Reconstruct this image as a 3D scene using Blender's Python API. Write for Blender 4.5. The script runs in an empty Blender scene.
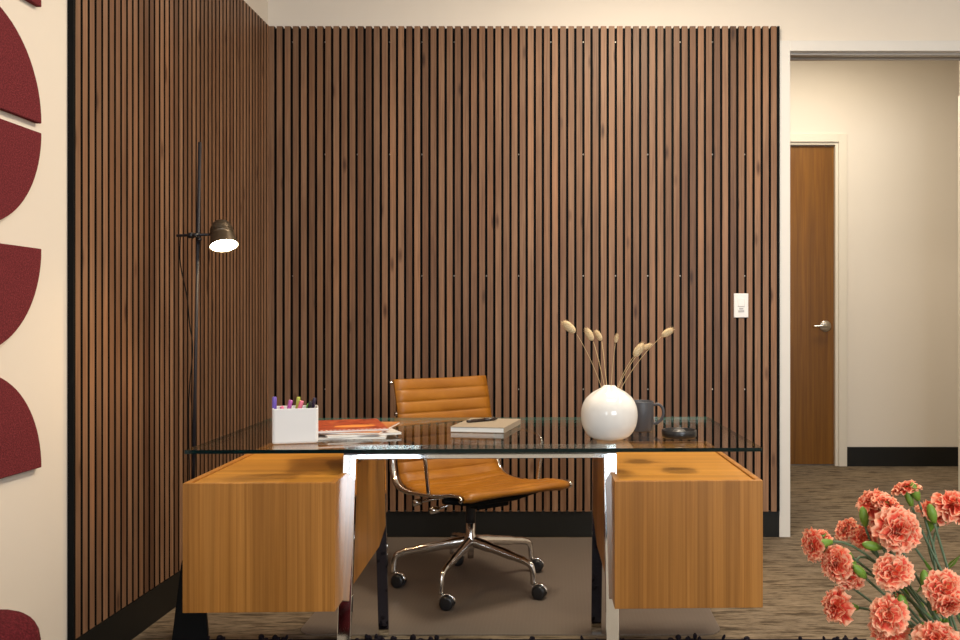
import bpy, bmesh, math, random
from mathutils import Vector, Matrix, noise
random.seed(7)
PI = math.pi
scene = bpy.context.scene
COL = scene.collection

# ------------------------------------------------------------------ camera
EYE = 1.08
F = 890.0
cam = bpy.data.cameras.new('camera'); cam.lens = F / 960 * 36; cam.sensor_width = 36
cam.shift_x = -80 / 960; cam.clip_start = 0.05; cam.clip_end = 60
camo = bpy.data.objects.new('camera', cam); COL.objects.link(camo)
camo.location = (0, 0, EYE); camo.rotation_euler = (PI / 2, 0, 0)
scene.camera = camo
# ------------------------------------------------------------------ world
w = bpy.data.worlds.new('world'); scene.world = w; w.use_nodes = True
w.node_tree.nodes['Background'].inputs[0].default_value = (0.75, 0.85, 1.0, 1)
w.node_tree.nodes['Background'].inputs[1].default_value = 1.2
# ------------------------------------------------------------------ exposure
scene.view_settings.view_transform = 'Standard'
scene.view_settings.look = 'None'
scene.view_settings.gamma = 1
scene.view_settings.use_curve_mapping = False
scene.view_settings.exposure = 0.0

# ------------------------------------------------------------------ large lights (windows behind the camera, ceiling luminaires)
def area(name, loc, rot, sx, sy, power, color, spread=PI):
    l = bpy.data.lights.new(name, 'AREA'); l.shape = 'RECTANGLE'; l.size = sx; l.size_y = sy
    l.energy = power; l.color = color; l.spread = spread
    o = bpy.data.objects.new(name, l); COL.objects.link(o); o.location = loc; o.rotation_euler = rot
    return o
DAY = (0.86, 0.93, 1.0)
WARM = (1.0, 0.84, 0.64)
WINDOWS = [(-1.15, 0.62), (1.62, 1.95)]           # centre x, width
for i, (wx, ww) in enumerate(WINDOWS):
    area('window_daylight', (wx, -2.44, 1.75), (PI / 2, 0, 0), ww - .1, 1.2, (20, 46)[i] * ww, DAY)
CEIL = [(0.40, 3.05), (0.35, 1.75), (1.9, 2.0)]
for i, (cx, cy) in enumerate(CEIL):
    area('ceiling_light_glow', (cx, cy, 2.965), (0, 0, 0), .5, .5, (60, 22, 16)[i], WARM)
area('hall_light_glow', (1.75, 5.55, 3.06), (0, 0, 0), .45, .45, 33, (1.0, 0.88, 0.70))

# ------------------------------------------------------------------ helpers
def P(px, py, d, vp=560):
    return Vector(((px - vp) * d / F, d, EYE - (py - 320) * d / F))

def link(o, parent=None):
    COL.objects.link(o)
    if parent is not None: o.parent = parent
    return o

def obj(name, bm, mat, parent=None, smooth=False, bevel=0, seg=2, local=None):
    me = bpy.data.meshes.new(name)
    bmesh.ops.recalc_face_normals(bm, faces=bm.faces)
    bm.to_mesh(me); bm.free()
    for m in (mat if isinstance(mat, (list, tuple)) else [mat]): me.materials.append(m)
    if smooth:
        for p in me.polygons: p.use_smooth = True
    o = bpy.data.objects.new(name, me); link(o, parent)
    if bevel:
        md = o.modifiers.new('bevel', 'BEVEL'); md.width = bevel; md.segments = seg
        md.limit_method = 'ANGLE'; md.angle_limit = math.radians(40)
        if smooth is not False:
            pass
    return o

def thing(name, label, cat, loc=(0, 0, 0), rotz=0, group=None):
    o = bpy.data.objects.new(name, None); o.empty_display_size = .05
    link(o); o.location = loc; o.rotation_euler = (0, 0, rotz)
    o['label'] = label; o['category'] = cat
    if group: o['group'] = group
    return o

def tag(o, label, cat, group=None):
    o['label'] = label; o['category'] = cat
    if group: o['group'] = group
    return o

def struct(name, bm, mat, **k):
    o = obj(name, bm, mat, **k); o['kind'] = 'structure'; return o

def box(bm, x0, x1, y0, y1, z0, z1, M=None):
    vs = [bm.verts.new((x, y, z)) for x in (x0, x1) for y in (y0, y1) for z in (z0, z1)]
    if M is not None:
        for v in vs: v.co = M @ v.co
    idx = [(0, 1, 3, 2), (4, 6, 7, 5), (0, 4, 5, 1), (2, 3, 7, 6), (0, 2, 6, 4), (1, 5, 7, 3)]
    fs = [bm.faces.new([vs[i] for i in f]) for f in idx]
    return fs

def bx(*a, M=None):
    bm = bmesh.new(); box(bm, *a, M=M); return bm

def prism(bm, pts, axis, a, b):
    """extrude 2-D outline along axis ('x','y','z') from a to b"""
    def mk(p, t):
        if axis == 'x': return (t, p[0], p[1])
        if axis == 'y': return (p[0], t, p[1])
        return (p[0], p[1], t)
    A = [bm.verts.new(mk(p, a)) for p in pts]; B = [bm.verts.new(mk(p, b)) for p in pts]
    n = len(pts)
    bm.faces.new(A[::-1]); bm.faces.new(B)
    for i in range(n): bm.faces.new((A[i], A[(i + 1) % n], B[(i + 1) % n], B[i]))

def frame_for(t):
    t = t.normalized()
    up = Vector((0, 0, 1)) if abs(t.z) < .95 else Vector((1, 0, 0))
    s = t.cross(up).normalized(); u = s.cross(t).normalized()
    return s, u

def tube(bm, pts, r, n=10, cap=True, flat=1.0, side=None):
    pts = [Vector(p) for p in pts]; rs = r if isinstance(r, (list, tuple)) else [r] * len(pts)
    rings = []; ps = None
    for i, p in enumerate(pts):
        t = (pts[min(i + 1, len(pts) - 1)] - pts[max(i - 1, 0)]).normalized()
        if side is not None:
            s = Vector(side); s = (s - t * s.dot(t)).normalized(); u = s.cross(t).normalized()
        elif ps is None: s, u = frame_for(t)
        else:
            s = (ps - t * ps.dot(t)).normalized(); u = s.cross(t).normalized()
        ps = s
        rings.append([bm.verts.new(p + s * math.cos(2 * PI * k / n) * rs[i] * flat + u * math.sin(2 * PI * k / n) * rs[i]) for k in range(n)])
    for a, b in zip(rings, rings[1:]):
        for k in range(n): bm.faces.new((a[k], a[(k + 1) % n], b[(k + 1) % n], b[k]))
    if cap:
        bm.faces.new(rings[0][::-1]); bm.faces.new(rings[-1])

def lathe(bm, prof, n=32, M=None):
    rings = []
    for r, z in prof:
        if r < 1e-6: rings.append([bm.verts.new((0, 0, z))])
        else: rings.append([bm.verts.new((r * math.cos(2 * PI * k / n), r * math.sin(2 * PI * k / n), z)) for k in range(n)])
    for a, b in zip(rings, rings[1:]):
        for k in range(n):
            k2 = (k + 1) % n
            if len(a) == 1 and len(b) == 1: continue
            if len(a) == 1: bm.faces.new((a[0], b[k2], b[k]))
            elif len(b) == 1: bm.faces.new((a[k], a[k2], b[0]))
            else: bm.faces.new((a[k], a[k2], b[k2], b[k]))
    if M is not None:
        for rg in rings:
            for v in rg: v.co = M @ v.co

def align(p, d):
    """matrix placing local +Z along d at p"""
    d = Vector(d).normalized()
    return Matrix.Translation(p) @ d.to_track_quat('Z', 'Y').to_matrix().to_4x4()

def bez(p0, p1, p2, p3, n=10):
    out = []
    for i in range(n + 1):
        t = i / n; a = (1 - t)
        out.append(Vector(p0) * a**3 + Vector(p1) * 3 * a * a * t + Vector(p2) * 3 * a * t * t + Vector(p3) * t**3)
    return out

def smooth_pts(pts, n=6):
    """Catmull-Rom through pts (tuples of any length)"""
    out = []
    pts = [Vector(p) for p in pts]
    for i in range(len(pts) - 1):
        p0 = pts[max(i - 1, 0)]; p1 = pts[i]; p2 = pts[i + 1]; p3 = pts[min(i + 2, len(pts) - 1)]
        for k in range(n):
            t = k / n
            out.append(.5 * ((2 * p1) + (p2 - p0) * t + (2 * p0 - 5 * p1 + 4 * p2 - p3) * t * t + (3 * p1 - p0 - 3 * p2 + p3) * t**3))
    out.append(pts[-1]); return out

# ------------------------------------------------------------------ materials
def mat(name, color=(.8, .8, .8), rough=.5, metal=0, spec=.5, **kw):
    m = bpy.data.materials.new(name); m.use_nodes = True
    b = m.node_tree.nodes['Principled BSDF']
    b.inputs['Base Color'].default_value = (*color, 1); b.inputs['Roughness'].default_value = rough
    b.inputs['Metallic'].default_value = metal; b.inputs['Specular IOR Level'].default_value = spec
    for k, v in kw.items(): b.inputs[k].default_value = v
    return m

class NT:
    def __init__(s, m): s.m = m; s.t = m.node_tree; s.b = s.t.nodes['Principled BSDF']
    def n(s, ty, **kw):
        nd = s.t.nodes.new(ty)
        for k, v in kw.items():
            if k in nd.inputs: nd.inputs[k].default_value = v
            else: setattr(nd, k, v)
        return nd
    def l(s, a, b): s.t.links.new(a, b)
    def coords(s, scale, kind='Object', add=None):
        tc = s.n('ShaderNodeTexCoord'); mp = s.n('ShaderNodeMapping'); mp.inputs['Scale'].default_value = scale
        src = tc.outputs[kind]
        if add is not None:
            va = s.n('ShaderNodeVectorMath', operation='ADD'); s.l(src, va.inputs[0]); s.l(add, va.inputs[1]); src = va.outputs[0]
        s.l(src, mp.inputs[0]); return mp.outputs[0]
    def noise(s, vec, scale=1, detail=4, rough=.55, dist=0):
        nd = s.n('ShaderNodeTexNoise'); nd.inputs['Scale'].default_value = scale; nd.inputs['Detail'].default_value = detail
        nd.inputs['Roughness'].default_value = rough; nd.inputs['Distortion'].default_value = dist
        s.l(vec, nd.inputs['Vector']); return nd.outputs['Fac']
    def ramp(s, fac, stops):
        r = s.n('ShaderNodeValToRGB'); e = r.color_ramp.elements
        while len(e) < len(stops): e.new(.5)
        for el, (p, c) in zip(e, stops): el.position = p; el.color = (*c, 1)
        s.l(fac, r.inputs[0]); return r.outputs[0]
    def mix(s, fac, a, b, mode='MIX'):
        m = s.n('ShaderNodeMix'); m.data_type = 'RGBA'; m.blend_type = mode
        for sock, v in ((m.inputs[0], fac), (m.inputs[6], a), (m.inputs[7], b)):
            if isinstance(v, (int, float)): sock.default_value = v
            elif isinstance(v, tuple): sock.default_value = (*v, 1)
            else: s.l(v, sock)
        return m.outputs[2]
    def bump(s, h, strength=.2, dist=.002):
        b = s.n('ShaderNodeBump'); b.inputs['Strength'].default_value = strength; b.inputs['Distance'].default_value = dist
        s.l(h, b.inputs['Height']); s.l(b.outputs[0], s.b.inputs['Normal'])

def wall_paint(name, c):
    m = mat(name, c, .65, spec=.3); t = NT(m); v = t.coords((1, 1, 1))
    t.bump(t.noise(v, 220, 2), .06, .001); return m
M_wall = wall_paint('cream wall paint', (.76, .705, .63))
M_ceil = wall_paint('ceiling paint', (.82, .80, .74))
M_trim = mat('white trim paint', (.72, .71, .69), .4)
M_jamb = mat('cream trim paint', (.74, .69, .60), .4)
M_black = mat('black', (.0035, .0035, .0035), .7, spec=.15)
M_slat_side = mat('dark slat side', (.009, .006, .004), .8, spec=.15)  # side faces much darker than the slat fronts
M_black_gloss = mat('black satin plastic', (.012, .012, .014), .28)
M_base = mat('dark rubber baseboard', (.009, .009, .008), .5, spec=.3)

def slat_wood(name, light, mid, dark):
    m = mat(name, mid, .48, spec=.35); t = NT(m)
    g = t.n('ShaderNodeNewGeometry'); rnd = g.outputs['Random Per Island']
    mul = t.n('ShaderNodeMath', operation='MULTIPLY'); mul.inputs[1].default_value = 57.3; t.l(rnd, mul.inputs[0])
    cmb = t.n('ShaderNodeCombineXYZ')
    t.l(mul.outputs[0], cmb.inputs[0]); t.l(mul.outputs[0], cmb.inputs[1]); t.l(mul.outputs[0], cmb.inputs[2])
    v = t.coords((1, 1, 1), add=cmb.outputs[0])
    mp = t.n('ShaderNodeMapping'); mp.inputs['Scale'].default_value = (120, 120, 3.0); t.l(v, mp.inputs[0])
    grain = t.noise(mp.outputs[0], 1, 5, .6, .6)
    mp2 = t.n('ShaderNodeMapping'); mp2.inputs['Scale'].default_value = (9, 9, 1.3); t.l(v, mp2.inputs[0])
    big = t.noise(mp2.outputs[0], 1, 3, .5)
    c1 = t.ramp(rnd, [(0, dark), (.3, mid), (.75, light), (1, tuple(a * .8 for a in mid))])
    c2 = t.ramp(big, [(.3, (.74, .66, .62)), (.5, (1, 1, 1)), (.72, (1.2, 1.08, .96))])
    c = t.mix(1, c1, c2, 'MULTIPLY')
    c3 = t.ramp(grain, [(.3, (.62, .58, .55)), (.6, (1, 1, 1)), (.8, (1.15, 1.12, 1.08))])
    c = t.mix(1, c, c3, 'MULTIPLY')
    # knots
    mp3 = t.n('ShaderNodeMapping'); mp3.inputs['Scale'].default_value = (22, 22, 6); t.l(v, mp3.inputs[0])
    vo = t.n('ShaderNodeTexVoronoi'); t.l(mp3.outputs[0], vo.inputs['Vector']); vo.inputs['Scale'].default_value = .55
    kn = t.ramp(vo.outputs['Distance'], [(.05, (.35, .28, .24)), (.16, (1, 1, 1))])
    c = t.mix(1, c, kn, 'MULTIPLY')
    t.l(c, t.b.inputs['Base Color']); t.bump(grain, .15, .0008); return m
M_slat = slat_wood('walnut slats', (.300, .172, .102), (.225, .122, .068), (.135, .068, .037))

def plank_wood(name, light, dark, scale, rough=.38, broad=None):
    m = mat(name, light, rough, spec=.4); t = NT(m)
    v = t.coords(scale); g = t.noise(v, 1, 5, .6, .3)
    v2 = t.coords(broad or tuple(max(a * .22, .25) for a in scale)); g2 = t.noise(v2, 1, 2, .5)
    c = t.ramp(g, [(.3, dark), (.62, light)])
    c2 = t.ramp(g2, [(.32, (.80, .76, .72)), (.68, (1.12, 1.1, 1.08))])
    c = t.mix(1, c, c2, 'MULTIPLY')
    t.l(c, t.b.inputs['Base Color']); t.bump(g, .05, .0005); return m
OL, OD = (.46, .205, .045), (.31, .125, .022)
M_oak_v = plank_wood('honey wood vertical grain', OL, OD, (130, 6, 1.2))
M_oak_vy = plank_wood('honey wood vertical grain on sides', OL, OD, (6, 110, 1.2))
M_oak_h = plank_wood('honey wood horizontal grain', (.54, .25, .040), (.42, .18, .025), (2.0, 90, 8))
M_door = plank_wood('brown door veneer', (.225, .095, .010), (.15, .056, .005), (60, 6, 1.6), .35)

M_chrome = mat('polished chrome', (.86, .87, .88), .05, 1)
M_alu = mat('polished aluminium', (.74, .72, .70), .16, 1)
M_nickel = mat('brushed nickel', (.62, .59, .54), .28, 1)
M_screw = mat('steel screw', (.55, .52, .48), .35, .8)

def leather():
    m = mat('tan leather', (.40, .155, .026), .42, spec=.4); t = NT(m)
    v = t.coords((1, 1, 1)); n1 = t.noise(v, 9, 3)
    t.l(t.ramp(n1, [(.3, (.27, .096, .006)), (.7, (.345, .134, .010))]), t.b.inputs['Base Color'])
    t.bump(t.noise(v, 420, 2), .12, .0006); return m
M_leather = leather()

def felt(name, c):
    m = mat(name, c, .95, spec=.1); t = NT(m); v = t.coords((1, 1, 1))
    n1 = t.noise(v, 260, 3, .7)
    t.l(t.ramp(n1, [(.3, tuple(a * .55 for a in c)), (.52, c), (.75, tuple(min(a * 1.9, 1) for a in c))]), t.b.inputs['Base Color'])
    t.bump(n1, .5, .002); return m
M_felt = felt('maroon felt', (.150, .026, .032))
M_uphol = felt('maroon upholstery', (.085, .010, .014))
M_navy = felt('dark plum shag', (.014, .011, .016))

def carpet():
    m = mat('striated brown carpet', (.2, .15, .1), .95, spec=.05); t = NT(m)
    v = t.coords((6.0, 32, 1)); a = t.noise(v, 1, 4, .65, .1)
    v2 = t.coords((16, 190, 1)); b = t.noise(v2, 1, 3, .7)
    v3 = t.coords((1.3, 1.5, 1)); c0 = t.noise(v3, 1, 2)
    c = t.ramp(a, [(.37, (.090, .069, .048)), (.46, (.190, .149, .105)), (.62, (.255, .205, .150))])
    c2 = t.ramp(b, [(.36, (.42, .40, .38)), (.52, (1, 1, 1)), (.75, (1.3, 1.27, 1.22))])
    c = t.mix(1, c, c2, 'MULTIPLY')
    c3 = t.ramp(c0, [(.35, (.88, .88, .9)), (.65, (1.08, 1.05, 1))])
    c = t.mix(1, c, c3, 'MULTIPLY')
    t.l(c, t.b.inputs['Base Color']); t.bump(b, .6, .004); return m
M_carpet = carpet()

def mat_plastic():
    m = mat('textured translucent floor mat', (.18, .145, .12), .42, spec=.35); t = NT(m)
    v = t.coords((1, 1, 1)); ck = t.n('ShaderNodeTexVoronoi'); ck.inputs['Scale'].default_value = 70; ck.inputs['Randomness'].default_value = 0
    t.l(v, ck.inputs['Vector'])
    c = t.ramp(ck.outputs['Distance'], [(.1, (.235, .20, .175)), (.35, (.175, .143, .120))])
    t.l(c, t.b.inputs['Base Color']); t.bump(ck.outputs['Distance'], .25, .001)
    t.b.inputs['Alpha'].default_value = .86; return m
M_mat = mat_plastic()

def glass_sheet():
    m = bpy.data.materials.new('clear glass sheet'); m.use_nodes = True; t = m.node_tree
    t.nodes.clear(); o = t.nodes.new('ShaderNodeOutputMaterial'); mx = t.nodes.new('ShaderNodeMixShader')
    tr = t.nodes.new('ShaderNodeBsdfTransparent'); tr.inputs[0].default_value = (.955, .985, .972, 1)
    gl = t.nodes.new('ShaderNodeBsdfGlossy'); gl.inputs['Roughness'].default_value = .0
    fr = t.nodes.new('ShaderNodeFresnel'); fr.inputs[0].default_value = 1.45
    # both sides reflect alike: use the absolute facing angle
    lw = t.nodes.new('ShaderNodeLayerWeight'); lw.inputs[0].default_value = .5
    pw = t.nodes.new('ShaderNodeMath'); pw.operation = 'POWER'; pw.inputs[1].default_value = 5.0
    ml = t.nodes.new('ShaderNodeMath'); ml.operation = 'MULTIPLY_ADD'; ml.inputs[1].default_value = .96; ml.inputs[2].default_value = .04
    t.links.new(lw.outputs['Facing'], pw.inputs[0]); t.links.new(pw.outputs[0], ml.inputs[0])
    t.links.new(ml.outputs[0], mx.inputs[0]); t.links.new(tr.outputs[0], mx.inputs[1]); t.links.new(gl.outputs[0], mx.inputs[2])
    t.links.new(mx.outputs[0], o.inputs[0]); return m
M_glass = glass_sheet()
M_glass_edge = mat('green glass edge', (.001, .012, .012), .06, spec=.5)
M_glass_back_lit = mat('glass edge with painted glow', (.10, .24, .20), .1)  # light caught in the rear edge, painted as a paler green
M_ceramic = mat('white glazed ceramic', (.80, .79, .77), .12, spec=.6)
M_white = mat('white plastic', (.80, .80, .81), .35)
M_grey = mat('matt slate stoneware', (.055, .056, .066), .45)
M_paper = mat('white paper', (.78, .77, .74), .6)
M_kraft = mat('taupe book cloth', (.30, .25, .19), .75, spec=.2)
M_bronze = mat('dark bronze lamp shade', (.10, .075, .05), .35, .7)
M_pole = mat('black lamp metal', (.010, .010, .016), .55, 0)
M_straw = mat('dry straw stem', (.50, .36, .19), .8)

# ------------------------------------------------------------------ structure
LW = -1.459           # left wall plane
BW = 4.445            # back wall plane
X1 = 3.0              # right wall
Y0 = -2.55            # wall behind the camera
H = 3.0
OPX0, OPX1, OPZ = 1.145, 2.34, 2.418
struct('floor', bx(LW - .15, 3.6, Y0 - .15, 6.75, -.1, 0), M_carpet)
struct('ceiling', bx(LW - .15, X1 + .12, Y0 - .15, BW + .15, H, H + .1), M_ceil)
bm = bmesh.new(); box(bm, LW - .12, LW, Y0 - .12, BW + .12, 0, H); struct('wall_left', bm, M_wall)
bm = bmesh.new(); box(bm, X1, X1 + .12, Y0 - .12, BW + .12, 0, H); struct('wall_right', bm, M_wall)
bm = bmesh.new()
box(bm, LW, OPX0, BW, BW + .15, 0, H); box(bm, OPX1, X1, BW, BW + .15, 0, H); box(bm, OPX0, OPX1, BW, BW + .15, OPZ, H)
struct('wall_back', bm, M_wall)
# wall behind the camera with two window openings
bm = bmesh.new()
edges = [LW, WINDOWS[0][0] - WINDOWS[0][1] / 2, WINDOWS[0][0] + WINDOWS[0][1] / 2, WINDOWS[1][0] - WINDOWS[1][1] / 2, WINDOWS[1][0] + WINDOWS[1][1] / 2, X1]
box(bm, edges[0] + .001, edges[1], Y0 - .12, Y0, 0, H); box(bm, edges[2], edges[3], Y0 - .12, Y0, 0, H); box(bm, edges[4], edges[5] - .001, Y0 - .12, Y0, 0, H)
for i in (1, 3):
    box(bm, edges[i], edges[i + 1], Y0 - .12, Y0, 0, .92); box(bm, edges[i], edges[i + 1], Y0 - .12, Y0, 2.52, H)
struct('wall_front', bm, M_wall)
for i, (wx, ww) in enumerate(WINDOWS):
    r = bpy.data.objects.new('window_%d' % (i + 1), None); link(r); r.location = (wx, Y0, .92); r['kind'] = 'structure'
    bm = bmesh.new(); h = ww / 2
    box(bm, -h, -h + .05, -.1, -.04, 0, 1.6); box(bm, h - .05, h, -.1, -.04, 0, 1.6)
    box(bm, -h, h, -.1, -.04, 0, .05); box(bm, -h, h, -.1, -.04, 1.55, 1.6)
    obj('window_frame', bm, M_black, r)
    obj('window_pane', bx(-h + .05, h - .05, -.075, -.067, .05, 1.55), M_glass, r)

# casing of the opening, header track
bm = bmesh.new()
box(bm, 1.091, OPX0, 4.425, BW + .152, 0, OPZ + .052); box(bm, OPX1, OPX1 + .052, 4.425, BW + .152, 0, OPZ + .052)
box(bm, OPX0, OPX1, 4.425, BW, OPZ, OPZ + .052)
struct('trim_1', bm, M_trim, bevel=.002)
bm = bmesh.new()
box(bm, OPX0, OPX1, 4.455, 4.485, OPZ - .012, OPZ); box(bm, OPX0, OPX1, 4.53, 4.55, OPZ - .012, OPZ)
struct('trim_2', bm, mat('grey sliding track', (.42, .40, .38), .4, .3))
# baseboards
struct('baseboard_back', bx(LW, 1.090, 4.425, BW, 0, .127), M_base, bevel=.002)
struct('baseboard_left', bx(LW, LW + .014, Y0, 4.425, 0, .125), M_base, bevel=.002)
# hallway beyond the opening
HY = 6.58
bm = bmesh.new(); box(bm, .6, 1.078, HY, HY + .12, 0, 3.1); box(bm, 2.058, 3.6, HY, HY + .12, 0, 3.1); box(bm, 1.078, 2.058, HY, HY + .12, 2.395, 3.1)
struct('wall_hall_back', bm, M_wall)
struct('wall_hall_left', bx(.5, .6, BW + .15, HY + .12, 0, 3.1), M_wall)
struct('wall_hall_right', bx(2.56, 3.5, 5.605, 5.70, 0, 3.1), M_wall)
struct('wall_hall_end', bx(3.5, 3.6, BW + .15, HY - .001, 0, 3.1), M_wall)
struct('ceiling_hall', bx(.5, 3.6, BW + .15, HY + .12, 3.1, 3.2), M_ceil)
struct('baseboard_hall', bx(2.118, 3.499, HY - .014, HY, 0, .142), M_base)
struct('trim_4', bx(2.508, 2.57, 5.585, 5.604, 0, 2.49), M_jamb)
bm = bmesh.new()   # door casing
box(bm, 2.058, 2.118, HY - .016, HY, 0, 2.455); box(bm, 1.018, 1.078, HY - .016, HY, 0, 2.455); box(bm, 1.078, 2.058, HY - .016, HY, 2.395, 2.455)
box(bm, 2.036, 2.058, HY + .0, HY + .1, 0, 2.395); box(bm, 1.078, 1.10, HY, HY + .1, 0, 2.395); box(bm, 1.10, 2.036, HY, HY + .1, 2.376, 2.395)
struct('trim_3', bm, M_jamb, bevel=.002)
dr = bpy.data.objects.new('door_1', None); link(dr); dr.location = (1.568, HY + .03, 0); dr['kind'] = 'structure'
obj('door_leaf', bx(-.466, .466, 0, .042, .008, 2.372), M_door, dr, bevel=.002)
hx = .402
bm = bmesh.new(); lathe(bm, [(0, 0), (.042, 0), (.042, .006), (.036, .011), (0, .011)], 28, Matrix.Translation((hx, 0, 1.035)) @ Matrix.Rotation(PI / 2, 4, 'X'))
ro = obj('handle_rose', bm, M_nickel, dr, smooth=True); ro['label'] = 'round brushed nickel rose'
bm = bmesh.new(); tube(bm, [(hx, -.008, 1.035), (hx, -.05, 1.035)], .011, 12)
tube(bm, smooth_pts([(hx + .004, -.05, 1.035), (hx - .04, -.055, 1.036), (hx - .075, -.052, 1.034), (hx - .098, -.046, 1.034)], 4), [.011] * 5 + [.0085] * 8, 12)
obj('lever_handle', bm, M_nickel, dr, smooth=True)['label'] = 'brushed nickel lever'

# ------------------------------------------------------------------ slatted panels
PITCH = .0402; SWD = .0277; Z0, Z1 = .130, 2.538
def slat_panel(name, label, x0, n, along):
    """along='x': back wall; along='y': left wall."""
    t = thing(name, label, 'wall panel', group=None)
    bm = bmesh.new(); bk = bmesh.new(); sc = bmesh.new()
    ys0, ys1 = (BW - .004, BW - .010)
    for i in range(n):
        a = x0 + i * PITCH
        if along == 'x': box(bm, a, a + SWD, BW - .030, BW - .008, Z0, Z1)
        else: box(bm, LW + .005, LW + .017, a, a + SWD, Z0, Z1)
    L = n * PITCH
    if along == 'x': box(bk, x0 - .012, x0 + L + .004, BW - .0085, BW - .0005, Z0, Z1 - .004)
    else: box(bk, LW + .0005, LW + .0055, x0 - .004, x0 + L, Z0, Z1 - .004)
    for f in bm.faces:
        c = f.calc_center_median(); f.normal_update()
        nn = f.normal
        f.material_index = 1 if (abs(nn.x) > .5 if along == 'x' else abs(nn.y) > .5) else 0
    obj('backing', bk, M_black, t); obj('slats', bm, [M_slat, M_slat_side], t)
    for i in range(3 if along == 'x' else 2, n - 1, 4 if along == 'x' else 15):
        a = x0 + i * PITCH - (PITCH - SWD) / 2
        for z in (2.465, 1.905, 1.30, .735):
            if random.random() < .3: continue
            if along == 'x': M = Matrix.Translation((a, BW - .0085, z)) @ Matrix.Rotation(PI / 2, 4, 'X')
            else: M = Matrix.Translation((LW + .0055, a, z)) @ Matrix.Rotation(PI / 2, 4, 'Y')
            lathe(sc, [(.0042, 0), (.0042, .0015), (.002, .003), (0, .003)], 8, M)
    obj('screws', sc, M_screw, t)
    return t
t = slat_panel('slatted_wall_panel', 'walnut slat panel covering the far wall behind the desk, facing the camera', -1.4455, 63, 'x')
t['group'] = 'slatted wall panels'
obj('edge_strip', bx(1.0785, 1.0895, BW - .031, BW - .0005, Z0, Z1), M_black, t)
t2 = slat_panel('slatted_wall_panel', 'walnut slat panel on the left side wall behind the floor lamp', 2.649, 44, 'y')
t2['group'] = 'slatted wall panels'
obj('edge_strip', bx(LW + .0005, LW + .0185, 2.635, 2.643, Z0, Z1), M_black, t2)
# light switch on the slats
sw = thing('light_switch', 'white wall dimmer switch mounted on the right end of the far slat panel', 'switch', (.8975, BW - .0305, 1.152))
obj('cover_plate', bx(-.036, .036, -.006, 0, -.060, .060), M_white, sw, bevel=.003)
obj('rocker', bx(-.017, .017, -.010, -.006, -.005, .034), M_white, sw, bevel=.002)
obj('slider', bx(-.014, .014, -.009, -.006, -.032, -.024), mat('grey button', (.45, .45, .46), .4), sw)
obj('indicator', bx(-.010, .010, -.0085, -.006, -.018, -.013), mat('grey indicator', (.35, .35, .36), .4), sw)

# ------------------------------------------------------------------ ceiling fixtures (out of frame, light the room)
for (cx, cy), lb in zip(CEIL, ('square recessed ceiling light above the desk chair', 'square recessed ceiling light in front of the desk', 'square recessed ceiling light near the doorway')):
    t = thing('ceiling_light', lb, 'light', (cx, cy, H), group='recessed ceiling lights')
    bm = bmesh.new()
    for a in ((-.3, .3, -.3, -.26), (-.3, .3, .26, .3), (-.3, -.26, -.26, .26), (.26, .3, -.26, .26)): box(bm, a[0], a[1], a[2], a[3], -.03, 0)
    obj('frame', bm, M_trim, t)

# ------------------------------------------------------------------ felt half rounds on the left wall
R = .280
YC = 2.477 - R
felts = [(1.950, 1, 'topmost maroon felt half round on the cream wall, bulging upward'),
         (1.626, 1, 'maroon felt half round second from the top, curved edge upward'),
         (1.600, -1, 'maroon felt half round third from the top, curved edge downward'),
         (1.278, -1, 'maroon felt half round second from the bottom, hanging curve downward'),
         (.670, 1, 'lowest maroon felt half round, curved edge upward above the armchair')]
for z, s, lb in felts:
    bm = bmesh.new(); n = 40
    pts = [(YC + R * math.cos(PI * k / n), z + s * R * math.sin(PI * k / n)) for k in range(n + 1)]
    prism(bm, pts, 'x', LW + .001, LW + .017)
    o = obj('felt_acoustic_tile', bm, M_felt, bevel=.0025)
    tag(o, lb, 'wall decoration', 'maroon felt half rounds on the left wall')

# ------------------------------------------------------------------ maroon armchair, lower left
t = thing('lounge_armchair', 'maroon upholstered lounge chair by the cream wall, only its rounded back corner showing', 'chair', (-1.035, 1.02, 0))
o = obj('backrest', bx(-.275, .275, .16, .32, .30, .658), M_uphol, t, smooth=True, bevel=.05, seg=5)
o = obj('seat', bx(-.20, .20, -.34, .165, .24, .42), M_uphol, t, smooth=True, bevel=.04, seg=4)
for s in (-1, 1):
    obj('armrest', bx(*sorted((s * .275, s * .195)), -.33, .18, .22, .54), M_uphol, t, smooth=True, bevel=.035, seg=4)
for sx in (-.2, .2):
    for sy in (-.28, .26):
        bm = bmesh.new(); lathe(bm, [(0, 0), (.012, 0), (.018, .235), (0, .235)], 12, Matrix.Translation((sx, sy, .0)))
        obj('leg', bm, M_black, t, smooth=False)

# ------------------------------------------------------------------ floor mat
bm = bmesh.new()
x0, x1, y0, y1, r = -.904, .559, 3.045, 4.40, .07
pts = []
for cx, cy, a0 in ((x1 - r, y1 - r, 0), (x0 + r, y1 - r, 90), (x0 + r, y0 + r, 180), (x1 - r, y0 + r, 270)):
    for k in range(7):
        a = math.radians(a0 + 15 * k); pts.append((cx + r * math.cos(a), cy + r * math.sin(a)))
prism(bm, pts, 'z', .0005, .0035)
tag(obj('chair_mat', bm, M_mat), 'greyish translucent plastic chair mat under the swivel chair', 'mat')

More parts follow.
